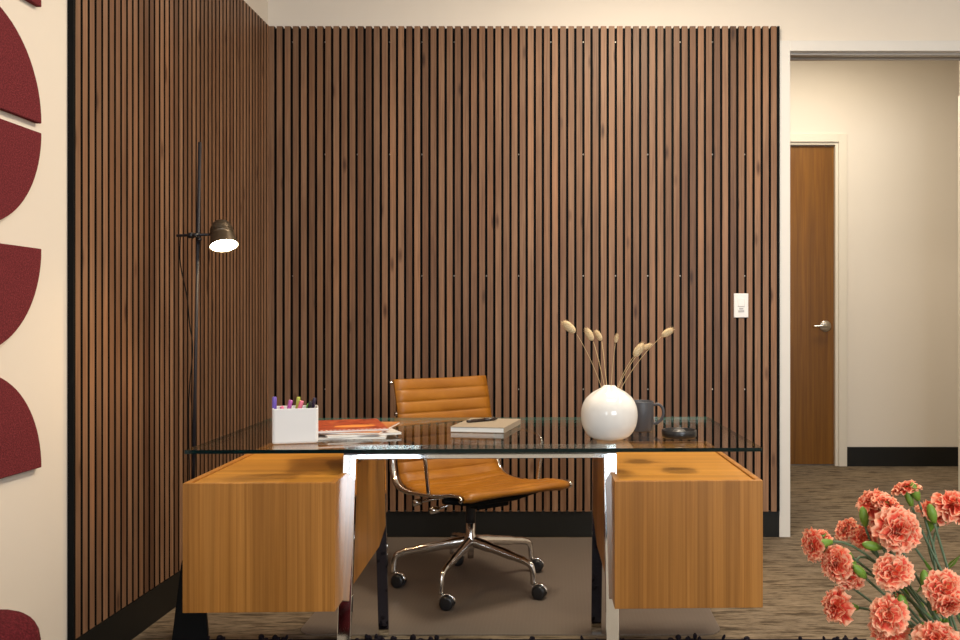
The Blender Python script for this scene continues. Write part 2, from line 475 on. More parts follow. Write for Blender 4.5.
# ------------------------------------------------------------------ desk
DESK0 = Vector((-.155, 2.7, 0))
desk = thing('desk', 'executive desk with clear glass top, chrome frame and two honey wood pedestals', 'desk', (-.150, 2.7, 0))
def loc(x0, x1, y0, y1, z0, z1): return (x0 + .155, x1 + .155, y0 - 2.7, y1 - 2.7, z0, z1)
ZG0, ZG1 = .7325, .7425
bm = bmesh.new(); fs = box(bm, *loc(-.911, .600, 2.335, 3.09, ZG0, ZG1))
bmesh.ops.recalc_face_normals(bm, faces=bm.faces)
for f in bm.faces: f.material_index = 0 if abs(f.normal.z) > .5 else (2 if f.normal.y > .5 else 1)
g = obj('glass_top', bm, [M_glass, M_glass_edge, M_glass_back_lit], desk); g['label'] = 'clear glass sheet with dark green edge'
CT, CB = .656, .320
for s, (xa, xb) in ((-1, (-.916, -.5235)), (1, (.207, .5995))):
    c = bpy.data.objects.new('pedestal', None); link(c, desk); c.location = (0, 0, 0)
    th = .015
    # outer and inner side panels, slightly taller than the inset top
    M_side = M_oak_vy
    obj('side_panel', bx(*loc(xa, xa + th, 2.3502, 3.10, CB, CT)), M_side, c, bevel=.001)
    obj('side_panel', bx(*loc(xb - th, xb, 2.3502, 3.10, CB, CT)), M_side, c, bevel=.001)
    obj('front_panel', bx(*loc(xa, xb, 2.335, 2.350, CB, CT)), M_oak_v, c, bevel=.001)
    obj('rear_panel', bx(*loc(xa + th, xb - th, 3.085, 3.10, CB, CT)), M_oak_v, c, bevel=.001)
    obj('top_panel', bx(*loc(xa + th + .0008, xb - th - .0008, 2.3508, 3.084, CT - .022, CT - .005)), M_oak_h, c)
    obj('bottom_panel', bx(*loc(xa + th, xb - th, 2.35, 3.085, CB + .004, CB + .02)), M_oak_h, c)
# chrome legs and rail: leaning flat bars
def bar(name, p0, p1, wx, wy):
    """rectangular bar between p0 and p1 in world, width wx along X, wy along depth"""
    bm = bmesh.new(); A = []; B = []
    d = (Vector(p1) - Vector(p0)).normalized(); n = d.cross(Vector((1, 0, 0))).normalized()
    for sx, sy in ((-1, -1), (1, -1), (1, 1), (-1, 1)):
        o = Vector((sx * wx / 2, 0, 0)) + n * (sy * wy / 2)
        A.append(bm.verts.new(Vector(p0) + o - DESK0)); B.append(bm.verts.new(Vector(p1) + o - DESK0))
    bm.faces.new(A[::-1]); bm.faces.new(B)
    for i in range(4): bm.faces.new((A[i], A[(i + 1) % 4], B[(i + 1) % 4], B[i]))
    return obj(name, bm, M_chrome, desk, bevel=.0015, seg=2)
for cx in (-.517, .2085):
    bar('leg', (cx, 2.385, 0.008), (cx, 2.505, .728), .036, .020)['label'] = 'chrome leg'
    bar('leg', (cx, 3.06, .004), (cx, 2.95, .728), .036, .020)['label'] = 'chrome leg'
bm = bmesh.new()
tl = math.atan2(.12, .726)
M = Matrix.Translation((-.154, 2.505, .712)) @ Matrix.Rotation(-tl, 4, 'X')
box(bm, -.381, .3805, -.0105, .0095, -.021, .018, M=Matrix.Translation(-DESK0) @ M)
obj('front_rail', bm, M_chrome, desk, bevel=.0012)['label'] = 'chrome rail'

# ------------------------------------------------------------------ office chair
TH = math.radians(36)
fwd = Vector((math.sin(TH), -math.cos(TH), 0)); rgt = Vector((-math.cos(TH), -math.sin(TH), 0))
CH = Vector((-.20, 3.50, 0))
BASE = Vector((-.257, 3.62, 0))
chair = thing('office_chair', 'tan leather ribbed swivel chair with polished aluminium frame behind the desk', 'chair', (BASE.x, BASE.y, 0))
def cw(f, wv, z): return CH + fwd * f + rgt * wv + Vector((0, 0, z)) - Vector((BASE.x, BASE.y, 0))
prof = smooth_pts([(-.325, .838), (-.300, .76), (-.280, .66), (-.272, .57), (-.262, .495), (-.222, .440), (-.13, .420), (0, .424), (.10, .438), (.18, .452), (.230, .453), (.246, .446), (.247, .436), (.236, .430)], 8)
# resample by arc length
def resample(pts, step):
    out = [pts[0]]; acc = 0
    for a, b in zip(pts, pts[1:]):
        d = (b - a).length; s = 0
        while acc + (d - s) >= step:
            s += step - acc; out.append(a.lerp(b, s / d)); acc = 0
        acc += d - s
    return out
rp = resample(prof, .004)
RIB = 12     # samples per channel (4.8 cm)
def sling(i0, i1, name):
    bm = bmesh.new(); rows = []
    NW = 14
    for i in range(i0, i1 + 1):
        p = rp[i]; q0 = rp[max(i - 1, 0)]; q1 = rp[min(i + 1, len(rp) - 1)]
        t = (q1 - q0).normalized(); nrm = Vector((-t.y, t.x))     # points up / forward (front side)
        if nrm.x + nrm.y < 0 and i < len(rp) * .8: nrm = -nrm
        ph = (i % RIB) / RIB
        bulge = .0080 * (abs(math.sin(PI * ph)) ** .45)
        halfw = .222 if i < 40 else .222 + .014 * min((i - 40) / 60, 1)
        top = []; bot = []
        for k in range(NW + 1):
            wv = (k / NW * 2 - 1); edge = max(0, abs(wv) - .86) / .14
            hgt = .006 + bulge * (1 - edge) - .004 * edge
            dish = -.010 * (1 - wv * wv)
            wr = .0012 * math.sin(i * .31 + wv * 5) * (1 - edge)
            c = p + nrm * (dish + hgt + wr); d = p + nrm * (dish - .006)
            top.append(bm.verts.new(cw(c.x, wv * halfw, c.y))); bot.append(bm.verts.new(cw(d.x, wv * halfw, d.y)))
        rows.append((top, bot))
    for (a, b), (c, d) in zip(rows, rows[1:]):
        for k in range(NW):
            bm.faces.new((a[k], a[k + 1], c[k + 1], c[k])); bm.faces.new((b[k + 1], b[k], d[k], d[k + 1]))
        bm.faces.new((a[0], c[0], d[0], b[0])); bm.faces.new((a[NW], b[NW], d[NW], c[NW]))
    for (a, b) in (rows[0], rows[-1]):
        for k in range(NW): bm.faces.new((a[k], b[k], b[k + 1], a[k + 1]))
    return obj(name, bm, M_leather, chair, smooth=True)
split = min(range(len(rp)), key=lambda i: abs(rp[i].x + .215) + abs(rp[i].y - .46))
sling(0, split, 'backrest'); sling(split, len(rp) - 1, 'seat')
for s in (-1, 1):
    bm = bmesh.new(); pts = []; rr = []
    idx = list(range(0, len(rp), 4)) + [len(rp) - 1]
    for i in idx:
        p = rp[i]; t = (rp[min(i + 1, len(rp) - 1)] - rp[max(i - 1, 0)]).normalized(); nrm = Vector((-t.y, t.x))
        if nrm.x + nrm.y < 0 and i < len(rp) * .8: nrm = -nrm
        k = math.exp(-((p.x + .245) ** 2 + (p.y - .49) ** 2) / .014)
        up = min(max((p.y - .57) / .08, 0), 1); fr = min(max((p.x + .10) / .15, 0), 1)
        off = -.003 - .020 * k - .012 * up
        q = p + nrm * off
        hw = (.228 if i < 40 else .228 + .014 * min((i - 40) / 60, 1))
        pts.append(cw(q.x, s * (hw + .006 - .022 * up), q.y)); rr.append(.006 + .009 * k - .001 * up)
    tube(bm, pts, rr, 10)
    sr = obj('side_rail', bm, M_alu, chair, smooth=True)
    bm = bmesh.new()
    arm = smooth_pts([(-.272, .250, .60), (-.22, .272, .612), (-.10, .278, .616), (-.01, .276, .606), (.022, .272, .57), (.022, .262, .50), (.018, .252, .43)], 5)
    tube(bm, [cw(a.x, s * a.y, a.z) for a in arm], .0075, 10)
    obj('armrest', bm, M_alu, chair, smooth=True)
bm = bmesh.new(); lathe(bm, [(0, -.010), (.006, -.008), (.0075, 0), (.006, .008), (0, .010)], 12, align(cw(-.334, .226, .826), rgt))
obj('frame_cap', bm, M_chrome, chair, smooth=True)
# spreaders under the seat and behind the back
bm = bmesh.new()
tube(bm, [cw(.10, -.235, .415), cw(.08, -.1, .385), cw(.08, .1, .385), cw(.10, .235, .415)], .012, 10)
tube(bm, [cw(-.16, -.235, .415), cw(-.12, -.1, .385), cw(-.12, .1, .385), cw(-.16, .235, .415)], .012, 10)
obj('seat_spreader', bm, M_black, chair, smooth=True)
bm = bmesh.new(); tube(bm, [cw(-.305, -.225, .70), cw(-.325, 0, .70), cw(-.305, .225, .70)], .009, 10)
obj('back_spreader', bm, M_alu, chair, smooth=True)
bm = bmesh.new(); Mx = Matrix.Translation(Vector((0, 0, 0))) @ Matrix.Rotation(TH - PI / 2 + PI / 2, 4, 'Z')
box(bm, -.075, .075, -.17, .11, .345, .385, M=Matrix.Rotation(TH, 4, 'Z'))
obj('tilt_mechanism', bm, M_black, chair, bevel=.008)
bm = bmesh.new(); a = cw(-.10, .08, .385); b = cw(-.13, .205, .372)
tube(bm, [a, b], .006, 8); tube(bm, [b, b + rgt * .03 + Vector((0, 0, -.002))], .013, 12)
obj('tilt_lever', bm, M_alu, chair, smooth=True)
bm = bmesh.new(); a = cw(-.06, .06, .375); b = cw(-.07, .165, .345)
tube(bm, [a, b], .006, 8); tube(bm, [b, b + rgt * .028], .014, 12)
obj('tension_knob', bm, M_chrome, chair, smooth=True)
bm = bmesh.new(); lathe(bm, [(0, .26), (.021, .26), (.019, .385), (0, .385)], 20); obj('gas_column', bm, M_black_gloss, chair, smooth=True)
bm = bmesh.new(); lathe(bm, [(0, .115), (.012, .115), (.014, .15), (.026, .165), (.028, .20), (.019, .215), (.019, .262), (.014, .264), (0, .264)], 24)
obj('hub', bm, M_alu, chair, smooth=True)
for k in range(5):
    a = math.radians(37.5 + 72 * k); d = Vector((math.cos(a), math.sin(a), 0))
    bm = bmesh.new()
    tube(bm, smooth_pts([d * .012 + Vector((0, 0, .184)), d * .11 + Vector((0, 0, .170)), d * .22 + Vector((0, 0, .151)), d * .275 + Vector((0, 0, .140)), d * .302 + Vector((0, 0, .120)), d * .310 + Vector((0, 0, .058))], 4),
         [.023] * 4 + [.0195] * 4 + [.016] * 4 + [.0145] * 4 + [.0125] * 5, 12, side=(d.y, -d.x, 0), flat=.75)
    obj('base_leg', bm, M_alu, chair, smooth=True)
    # caster: twin wheels with a hood
    ca = (-.15, .25, -.35, -.2, -.3)[k]
    fw = Vector((math.cos(ca), math.sin(ca), 0)); ax = Vector((-fw.y, fw.x, 0)); ctr = d * .310 + fw * .024 + Vector((0, 0, .0275 + .0035))
    bm = bmesh.new()
    for s in (-1, 1):
        lathe(bm, [(0, 0), (.020, 0), (.026, .003), (.0272, .008), (.026, .016), (.018, .018), (0, .018)], 24, align(ctr + ax * (s * .005), ax * s))
    cst = obj('caster', bm, M_black_gloss, chair, smooth=True)
    bm = bmesh.new()
    hp = [ctr + fw * (.0305 * math.cos(q)) + Vector((0, 0, .0305 * math.sin(q))) for q in [math.radians(v) for v in range(10, 171, 16)]]
    tube(bm, hp, .0035, 8, side=tuple(ax), flat=3.0)
    h = obj('caster_hood', bm, M_chrome, cst, smooth=True)

# ------------------------------------------------------------------ floor lamp
LX, LY = -1.236, 3.02
lamp = thing('floor_lamp', 'slim black floor lamp with lit bronze spotlight head in the left corner', 'lamp', (LX - .018, LY, 0))
def lp(x, y, z): return Vector((x - .088 - (LX - .018), y - LY, z))
bm = bmesh.new()
hb, ht = .082, .045; ang = math.radians(20)
Bv = [bm.verts.new((hb * math.cos(ang + PI / 4 + k * PI / 2), hb * .95 * math.sin(ang + PI / 4 + k * PI / 2), 0.002)) for k in range(4)]
Tv = [bm.verts.new((ht * math.cos(ang + PI / 4 + k * PI / 2) + .004, ht * math.sin(ang + PI / 4 + k * PI / 2), .26)) for k in range(4)]
bm.faces.new(Bv[::-1]); bm.faces.new(Tv)
for k in range(4): bm.faces.new((Bv[k], Bv[(k + 1) % 4], Tv[(k + 1) % 4], Tv[k]))
obj('base', bm, M_black, lamp, bevel=.002)['label'] = 'black tapered base'
bm = bmesh.new(); tube(bm, [lp(-1.162, LY, .25), lp(-1.134, LY, 1.683)], .0056, 12)
obj('pole', bm, M_pole, lamp, smooth=True)
AZ = 1.366
bm = bmesh.new(); tube(bm, [lp(-1.207, LY - .012, AZ - .001), lp(-1.09, LY - .012, AZ + .003)], .0045, 10)
obj('arm', bm, M_pole, lamp, smooth=True)
bm = bmesh.new(); tube(bm, [lp(-1.167, LY - .012, AZ), lp(-1.150, LY - .012, AZ)], .010, 12); tube(bm, [lp(-1.148, LY - .02, AZ), lp(-1.132, LY - .02, AZ)], .008, 12)
tube(bm, [lp(-1.139, LY - .012, AZ - .014), lp(-1.125, LY - .012, AZ - .014)], .006, 10)
obj('clamp', bm, M_black_gloss, lamp, smooth=True)
# head
HC = lp(-1.043, LY - .022, 1.328)      # centre of the opening
hd = Vector((-.30, .37, 1)).normalized()
Mh = align(HC, hd) @ Matrix.Scale(.97, 4)
bm = bmesh.new()
lathe(bm, [(.048, 0), (.046, .012), (.041, .040), (.039, .048), (.0405, .049), (.0405, .054), (.038, .055), (.036, .072), (.029, .089), (.018, .098), (.006, .101), (.006, .104), (0, .104)], 40, Mh)
lathe(bm, [(.048, 0), (.0465, .001), (.039, .046), (.030, .075), (0, .085)], 40, Mh)
for a_ in range(3):
    lathe(bm, [(.0372 - a_ * .001, .058 + a_ * .006), (.0390 - a_ * .001, .060 + a_ * .006), (.0372 - a_ * .001, .062 + a_ * .006)], 40, Mh)
sh = obj('lamp_shade', bm, M_bronze, lamp, smooth=True)
em = mat('glowing bulb', (1, .9, .7), .5); em.node_tree.nodes['Principled BSDF'].inputs['Emission Color'].default_value = (1, .80, .50, 1)
em.node_tree.nodes['Principled BSDF'].inputs['Emission Strength'].default_value = 45
bm = bmesh.new(); lathe(bm, [(0, .002), (.030, .003), (.0445, .004), (.0425, .014), (.028, .045), (0, .055)], 28, Mh)
obj('bulb', bm, em, lamp, smooth=True)['label'] = 'bright warm bulb'
ll = bpy.data.lights.new('lamp_glow', 'SPOT'); ll.energy = 9; ll.color = (1, .60, .24); ll.shadow_soft_size = .03; ll.spot_size = math.radians(165); ll.spot_blend = 1
lo = bpy.data.objects.new('lamp_glow', ll); link(lo, lamp); lo.matrix_local = align(HC - hd * .016, hd)
bm = bmesh.new()
cab = smooth_pts([lp(-1.195, LY - .012, AZ - .002), lp(-1.200, LY, 1.27), lp(-1.178, LY, 1.16), lp(-1.168, LY, 1.06), lp(-1.155, LY - .008, .98), lp(-1.168, LY - .009, .8), lp(-1.166, LY - .009, .5), lp(-1.17, LY - .01, .26)], 5)
tube(bm, cab, .0018, 6)
obj('cable', bm, M_black, lamp, smooth=True)

# ------------------------------------------------------------------ things on the glass
G = ZG1 + .0004
# pen holder
ph = thing('pen_holder', 'white rectangular plastic pen holder on the left of the glass desk', 'pen holder', (-.660, 2.485, G), math.radians(14))
bm = bmesh.new()
def rrect(hx, hy, r, n=5):
    out = []
    for cx, cy, a0 in ((hx - r, hy - r, 0), (-hx + r, hy - r, 90), (-hx + r, -hy + r, 180), (hx - r, -hy + r, 270)):
        for k in range(n + 1):
            a = math.radians(a0 + 90 * k / n); out.append((cx + r * math.cos(a), cy + r * math.sin(a)))
    return out
def shell(bm, levels):
    rings = [[bm.verts.new((x, y, z)) for x, y in pts] for pts, z in levels]
    n = len(rings[0])
    for a, b in zip(rings, rings[1:]):
        for k in range(n): bm.faces.new((a[k], a[(k + 1) % n], b[(k + 1) % n], b[k]))
    bm.faces.new(rings[0][::-1]); bm.faces.new(rings[-1])
hx_, hy_ = .0605, .045
shell(bm, [(rrect(hx_ - .006, hy_ - .006, .006), 0), (rrect(hx_ - .0015, hy_ - .0015, .008), .002), (rrect(hx_, hy_, .009), .007), (rrect(hx_, hy_, .009), .095), (rrect(hx_ - .001, hy_ - .001, .008), .0962),
           (rrect(hx_ - .0035, hy_ - .0035, .006), .0955), (rrect(hx_ - .0035, hy_ - .0035, .006), .005)])
obj('cup', bm, M_white, ph, smooth=False)
pens = [(-.053, -.01, .132, (.0, .0), (.16, .10, .50), 'purple capped marker standing upright at the left of the pen holder', .0062),
        (-.028, .0, .108, (-.020, 0), (.75, .16, .30), 'short pink marker leaning left in the pen holder', .0052),
        (-.018, -.01, .124, (.016, 0), (.45, .10, .40), 'magenta marker leaning right in the pen holder', .0058),
        (.003, .0, .130, (.010, .0), (.03, .03, .02), 'black pen with yellow green tip in the middle of the pen holder', .0052),
        (.010, -.015, .124, (.022, 0), (.80, .20, .30), 'bright pink marker leaning right at the centre of the pen holder', .0058),
        (.025, .01, .112, (.018, 0), (.10, .45, .05), 'green marker leaning right in the pen holder', .0055),
        (.032, -.005, .120, (.020, 0), (.02, .02, .025), 'black pen leaning right beside the green marker', .0048),
        (.040, .01, .128, (.018, 0), (.03, .02, .05), 'dark plum pen leaning furthest right in the pen holder', .0052),
        (.036, .02, .118, (.010, 0), (.01, .01, .01), 'black pen at the back right of the pen holder', .0045)]
for i, (px, py, L, (lx, ly), c, lb, r) in enumerate(pens):
    L -= .012; lx *= 1.4
    t = thing('marker', lb, 'pen', (-.660 + px * .97 - lx * .6, 2.485 + py + px * .25, G + .0062), group='pens in the white pen holder')
    d = Vector((lx, ly, L)).normalized()
    bm = bmesh.new(); lathe(bm, [(0, 0), (r * .8, .001), (r * .9, L * .55), (0, L * .55)], 14, align((0, 0, 0.002), d)); obj('barrel', bm, mat('pen barrel', tuple(min(1, a * 1.2) for a in c), .35), t, smooth=True)
    bm = bmesh.new(); lathe(bm, [(0, L * .551), (r, L * .552), (r, L * .96), (r * .85, L * .985), (0, L * .99)], 14, align((0, 0, 0.002), d))
    if i == 3:
        obj('cap', bm, mat('pen cap lime', (.45, .50, .08), .35), t, smooth=True)['label'] = 'yellow green tip'
    else: obj('cap', bm, mat('pen cap', c, .3), t, smooth=True)

# magazines
def cover(name, stops, sc):
    m = mat(name, (.5, .1, .05), .3); t = NT(m); v = t.coords(sc)
    n1 = t.noise(v, 1, 5, .65, 1.2); t.l(t.ramp(n1, stops), t.b.inputs['Base Color']); return m
cv1 = cover('orange red cover print', [(.36, (.08, .015, .012)), (.46, (.32, .045, .02)), (.56, (.46, .08, .03)), (.68, (.66, .26, .08))], (22, 60, 1))
cv2 = cover('orange brown cover print', [(.4, (.45, .16, .05)), (.6, (.70, .33, .12))], (9, 9, 1))
cv3 = cover('pale cover print', [(.4, (.6, .58, .56)), (.6, (.75, .74, .73))], (9, 9, 1))
mags = [(-.540, 2.665, .21, .275, 6, cv3, .006, 'white edged magazine at the bottom of the pile'),
        (-.535, 2.670, .21, .27, 24, cv3, .006, 'pale magazine second from the bottom of the pile'),
        (-.535, 2.675, .21, .27, -4, cv2, .006, 'orange brown magazine jutting out right, second from the top'),
        (-.560, 2.680, .21, .275, 17, cv1, .006, 'red and orange magazine on top of the pile')]
z = G
for x, y, L, W, rz, cv, h, lb in mags:
    t = thing('magazine', lb, 'magazine', (x, y, z), math.radians(rz), 'magazines piled by the pen holder')
    bm = bmesh.new(); NX = 18
    def hh(u, v): return .0016 * math.sin(u * 5 + rz) + .0008 * math.sin(v * 4)
    rows = []
    for a in range(NX + 1):
        u = a / NX - .5
        rows.append([bm.verts.new((u * L, v * W, k)) for v in (-.5, .5) for k in (.0008, h - .001)])
    for a, b in zip(rows, rows[1:]):
        bm.faces.new((a[0], b[0], b[1], a[1])); bm.faces.new((a[2], a[3], b[3], b[2])); bm.faces.new((a[1], b[1], b[3], a[3])); bm.faces.new((a[0], a[2], b[2], b[0]))
    for a in (rows[0], rows[-1]): bm.faces.new((a[0], a[1], a[3], a[2]))
    obj('pages', bm, M_paper, t)
    bm = bmesh.new(); box(bm, -L / 2 - .0005, L / 2 + .0008, -W / 2 - .0008, W / 2 + .0008, h - .0009, h - .0002)
    box(bm, -L / 2 - .0005, L / 2 + .0008, -W / 2 - .0008, W / 2 + .0008, 0, .0007)
    obj('cover', bm, cv, t)
    if cv is cv1:      # light dotted band near the lower edge of the top cover, bright patch
        bm = bmesh.new()
        for k in range(16):
            box(bm, -L / 2 + .008 + k * .0125, -L / 2 + .015 + k * .0125, -W / 2 + .004, -W / 2 + .010, h - .0002, h + .0001)
        obj('printed_border', bm, M_paper, t)
        bm = bmesh.new(); lathe(bm, [(0, h - .00015), (.055, h - .00015), (.055, h), (0, h)], 28, Matrix.Translation((.02, -.045, 0)) @ Matrix.Diagonal((1.1, .55, 1, 1)))
        obj('printed_patch', bm, mat('bright orange print', (.80, .30, .07), .3), t)
    z += h + .0002

# notebook and pen
nb = thing('notebook', 'taupe covered notebook lying in the middle of the glass desk', 'notebook', (-.147, 2.785, G), math.radians(-11))
obj('pages', bx(-.082, .081, -.118, .118, .002, .0145), M_paper, nb)
bm = bmesh.new(); box(bm, -.083, .083, -.120, .120, .0145, .0168); box(bm, -.083, .083, -.120, .120, 0, .002); box(bm, .081, .083, -.12, .12, .002, .0145)
obj('cover', bm, M_kraft, nb, bevel=.0005)
pn = thing('pen', 'dark brown pen lying diagonally on the taupe notebook', 'pen', (-.163, 2.81, G + .0168 + .0052), math.radians(38))
bm = bmesh.new(); tube(bm, [(-.058, 0, 0), (-.045, 0, 0), (.005, 0, 0)], [.0035, .005, .005], 12); obj('barrel', bm, mat('dark brown resin', (.03, .018, .014), .2), pn, smooth=True)
bm = bmesh.new(); tube(bm, [(.0052, 0, 0), (.045, 0, 0), (.058, 0, 0)], [.0052, .0048, .002], 12); obj('cap', bm, mat('dark resin cap', (.02, .012, .01), .2), pn, smooth=True)
bm = bmesh.new(); box(bm, .012, .045, -.0012, .0012, .0052, .0064); obj('clip', bm, M_nickel, pn)

# vase with dried bunny tail grass
VX, VY = .213, 2.515
vs = thing('vase', 'round white glazed ceramic vase holding dried grass on the glass desk', 'vase', (VX, VY, G))
bm = bmesh.new(); n = 72
vp = smooth_pts([(.0, 0), (.030, .0), (.046, .003), (.062, .014), (.076, .038), (.0805, .066), (.0775, .092), (.066, .115), (.047, .132), (.029, .142), (.0195, .147), (.0165, .1505), (.0150, .1515)], 4)
rings = []
for p in vp:
    r, zz = max(p.x, 0), p.y
    if r < .001: rings.append([bm.verts.new((0, 0, 0))]); continue
    k = max(0, (zz - .095) / .05); rib = .0016 * min(k, 1)
    rings.append([bm.verts.new(((r + rib * math.cos(10 * 2 * PI * q / n)) * math.cos(2 * PI * q / n), (r + rib * math.cos(10 * 2 * PI * q / n)) * math.sin(2 * PI * q / n), zz)) for q in range(n)])
for r_, zz in ((.0125, .149), (.014, .13), (.04, .115), (.05, .06), (.03, .02)):
    rings.append([bm.verts.new((r_ * math.cos(2 * PI * q / n), r_ * math.sin(2 * PI * q / n), zz)) for q in range(n)])
for a, b in zip(rings, rings[1:]):
    for k in range(n):
        if len(a) == 1: bm.faces.new((a[0], b[(k + 1) % n], b[k]))
        else: bm.faces.new((a[k], a[(k + 1) % n], b[(k + 1) % n], b[k]))
obj('body', bm, M_ceramic, vs, smooth=True)
def tail_mat():
    m = mat('bunny tail fluff', (.66, .50, .30), .9, spec=.1); t = NT(m)
    t.l(t.ramp(t.noise(t.coords((1, 1, 1)), 300, 3), [(.3, (.50, .36, .19)), (.7, (.78, .62, .40))]), t.b.inputs['Base Color']); return m
M_tail = tail_mat()
tails = [((569, 327), (577, 334.5), (-.42, .62), .060, 2.50, 'dried bunny tail stem leaning furthest left in the white vase', 1.15),
         ((589.5, 334.5), (593.5, 342), (-.4, .8), .03, 2.60, 'dried bunny tail second from the left in the white vase', 1.0),
         ((598.5, 335.5), (602, 341.5), (-.25, .8), .02, 2.63, 'dried bunny tail third from the left in the white vase', .85),
         ((616.5, 338.5), (615.5, 343.5), (.1, .9), .00, 2.50, 'small dried bunny tail standing upright at the middle of the vase', .62),
         ((639, 350), (635.5, 355), (.6, .9), -.02, 2.47, 'dried bunny tail leaning right, just left of a smaller one', 1.1),
         ((647, 347), (642, 350), (1, .4), -.02, 2.53, 'small dried bunny tail lying across behind its neighbour on the right', .75),
         ((668, 332.5), (662, 336.5), (1, .5), -.03, 2.50, 'dried bunny tail stem leaning furthest right in the white vase', .95)]
for i, (hp, bp, _, _, d, lb, sc) in enumerate(tails):
    root = Vector((VX, VY, G)); t = thing('dried_grass_stem', lb, 'dried grass', root + Vector((0, 0, .03)), group='dried bunny tails in the white vase')
    o_ = root + Vector((0, 0, .03)); top = P(hp[0], hp[1], d, 534) - o_; bot = P(bp[0], bp[1], d, 534) - o_
    ang = i * .9; neck = Vector((max(-.008, min(.008, (hp[0] - 611) * .0004)), (d - 2.515) * .06, .118)); ctr = (top + bot) / 2; dirn = (top - bot).normalized()
    pts = bez((neck.x * -1.2, 0, .005), neck * .6, neck + (bot - neck) * .35 + Vector((0, 0, .010)), bot, 12)
    bm = bmesh.new(); tube(bm, pts, .0009, 6); obj('stem', bm, M_straw, t)
    bm = bmesh.new(); hl = .0205 * sc; wr = .0105 * sc if sc > .8 else .0095 * sc
    M = align(top, dirn)
    prf = [(0, -hl), (wr * .55, -hl * .86), (wr * .9, -hl * .5), (wr, 0), (wr * .85, hl * .5), (wr * .5, hl * .85), (0, hl)]
    lathe(bm, [(r, z_) for r, z_ in smooth_pts(prf, 2)], 14, M)
    rn = random.Random(i)
    for q in range(150):
        u = rn.uniform(-.9, .95); a = rn.uniform(0, 2 * PI); rr_ = wr * math.sqrt(max(.02, 1 - u * u)) * .9
        p0 = Vector((rr_ * math.cos(a), rr_ * math.sin(a), u * hl)); out = Vector((math.cos(a) * .5, math.sin(a) * .5, .9)).normalized() * (.005 * sc + .002)
        s_ = Vector((-math.sin(a), math.cos(a), 0)) * .0007
        bm.faces.new([bm.verts.new(M @ (p0 - s_)), bm.verts.new(M @ (p0 + s_)), bm.verts.new(M @ (p0 + out))])
    obj('seed_head', bm, M_tail, t)['label'] = 'fluffy beige seed head'

# mug
mg = thing('mug', 'dark slate grey mug with handle behind the white vase', 'mug', (.326, 2.705, G))
bm = bmesh.new(); lathe(bm, [(0, 0), (.036, 0), (.0385, .003), (.0385, .088), (.0375, .0905), (.0362, .0905), (.0355, .088), (.0355, .006), (0, .006)], 40)
obj('body', bm, M_grey, mg, smooth=True, bevel=0)
bm = bmesh.new(); tube(bm, smooth_pts([(.036, -.006, .078), (.052, -.009, .081), (.064, -.011, .070), (.0665, -.012, .052), (.060, -.011, .034), (.048, -.009, .024), (.036, -.006, .022)], 5), .0045, 10, flat=1.0)
obj('handle', bm, M_grey, mg, smooth=True)
# round black dish
ds = thing('coaster_dish', 'low round black dish beside the grey mug on the glass desk', 'dish', (.417, 2.548, G))
bm = bmesh.new(); lathe(bm, [(0, 0), (.046, 0), (.0495, .003), (.050, .020), (.0485, .0225), (.046, .022), (.045, .012), (.020, .012), (0, .012)], 48)
obj('bowl', bm, M_black_gloss, ds, smooth=True)
bm = bmesh.new(); lathe(bm, [(0, .0122), (.017, .0122), (.019, .017), (.014, .0225), (.004, .0235), (0, .0235)], 32)
obj('knob', bm, mat('grey knob', (.10, .10, .10), .3), ds, smooth=True)

# ------------------------------------------------------------------ shag rug, edge just in front of the desk
rg = thing('shag_rug', 'dark plum shaggy rug whose tufted edge shows along the bottom of the view', 'rug', (-.14, 2.2, 0))
obj('rug_base', bx(-1.15, 1.17, -.85, .796, .0006, .006), M_navy, rg)
bm = bmesh.new(); rn = random.Random(5)
def tuft(x, y, h, r):
    lathe(bm, [(r * .5, 0), (r, h * .45), (r * .9, h * .75), (r * .4, h), (0, h * 1.02)], 7, Matrix.Translation((x, y, .005)) @ Matrix.Rotation(rn.uniform(-.5, .5), 4, 'X') @ Matrix.Rotation(rn.uniform(-.5, .5), 4, 'Y'))
for k in range(120):
    x = rn.uniform(-1.13, 1.15)
    if -.30 < x - 0 < .0 and rn.random() < .8: continue
    n_ = noise.noise(Vector((x * 4, 3.1, 0)))
    if n_ < -.05 and rn.random() < .85: continue
    tuft(x, rn.uniform(.76, .79), rn.uniform(.008, .024), rn.uniform(.005, .012))
for k in range(900): tuft(rn.uniform(-1.14, 1.16), rn.uniform(-.84, .75), rn.uniform(.006, .012), rn.uniform(.006, .012))
pl = obj('pile', bm, M_navy, rg)

# ------------------------------------------------------------------ low table and bouquet, foreground right
TX, TY = .532, 1.14
tb = thing('side_table', 'small round wooden table under the bouquet', 'table', (TX + .05, TY, 0))
bm = bmesh.new(); lathe(bm, [(0, .40), (.20, .40), (.205, .405), (.205, .42), (.20, .425), (0, .425)], 48); obj('table_top', bm, M_oak_h, tb)
for k in range(3):
    a = PI / 6 + k * 2 * PI / 3; d = Vector((math.cos(a), math.sin(a), 0))
    bm = bmesh.new(); tube(bm, [d * .12 + Vector((0, 0, .40)), d * .17 + Vector((0, 0, .008))], [.014, .010], 12); obj('leg', bm, M_black, tb, smooth=True)
fv = thing('vase', 'grey stoneware vase on the small round table, holding the carnations', 'vase', (TX, TY, .4255))
bm = bmesh.new(); lathe(bm, [(0, 0), (.040, 0), (.050, .010), (.055, .07), (.048, .12), (.036, .150), (.038, .165), (.036, .166), (.033, .150), (.045, .12), (.051, .07), (.046, .012), (0, .010)], 40)
obj('body', bm, M_grey, fv, smooth=True)

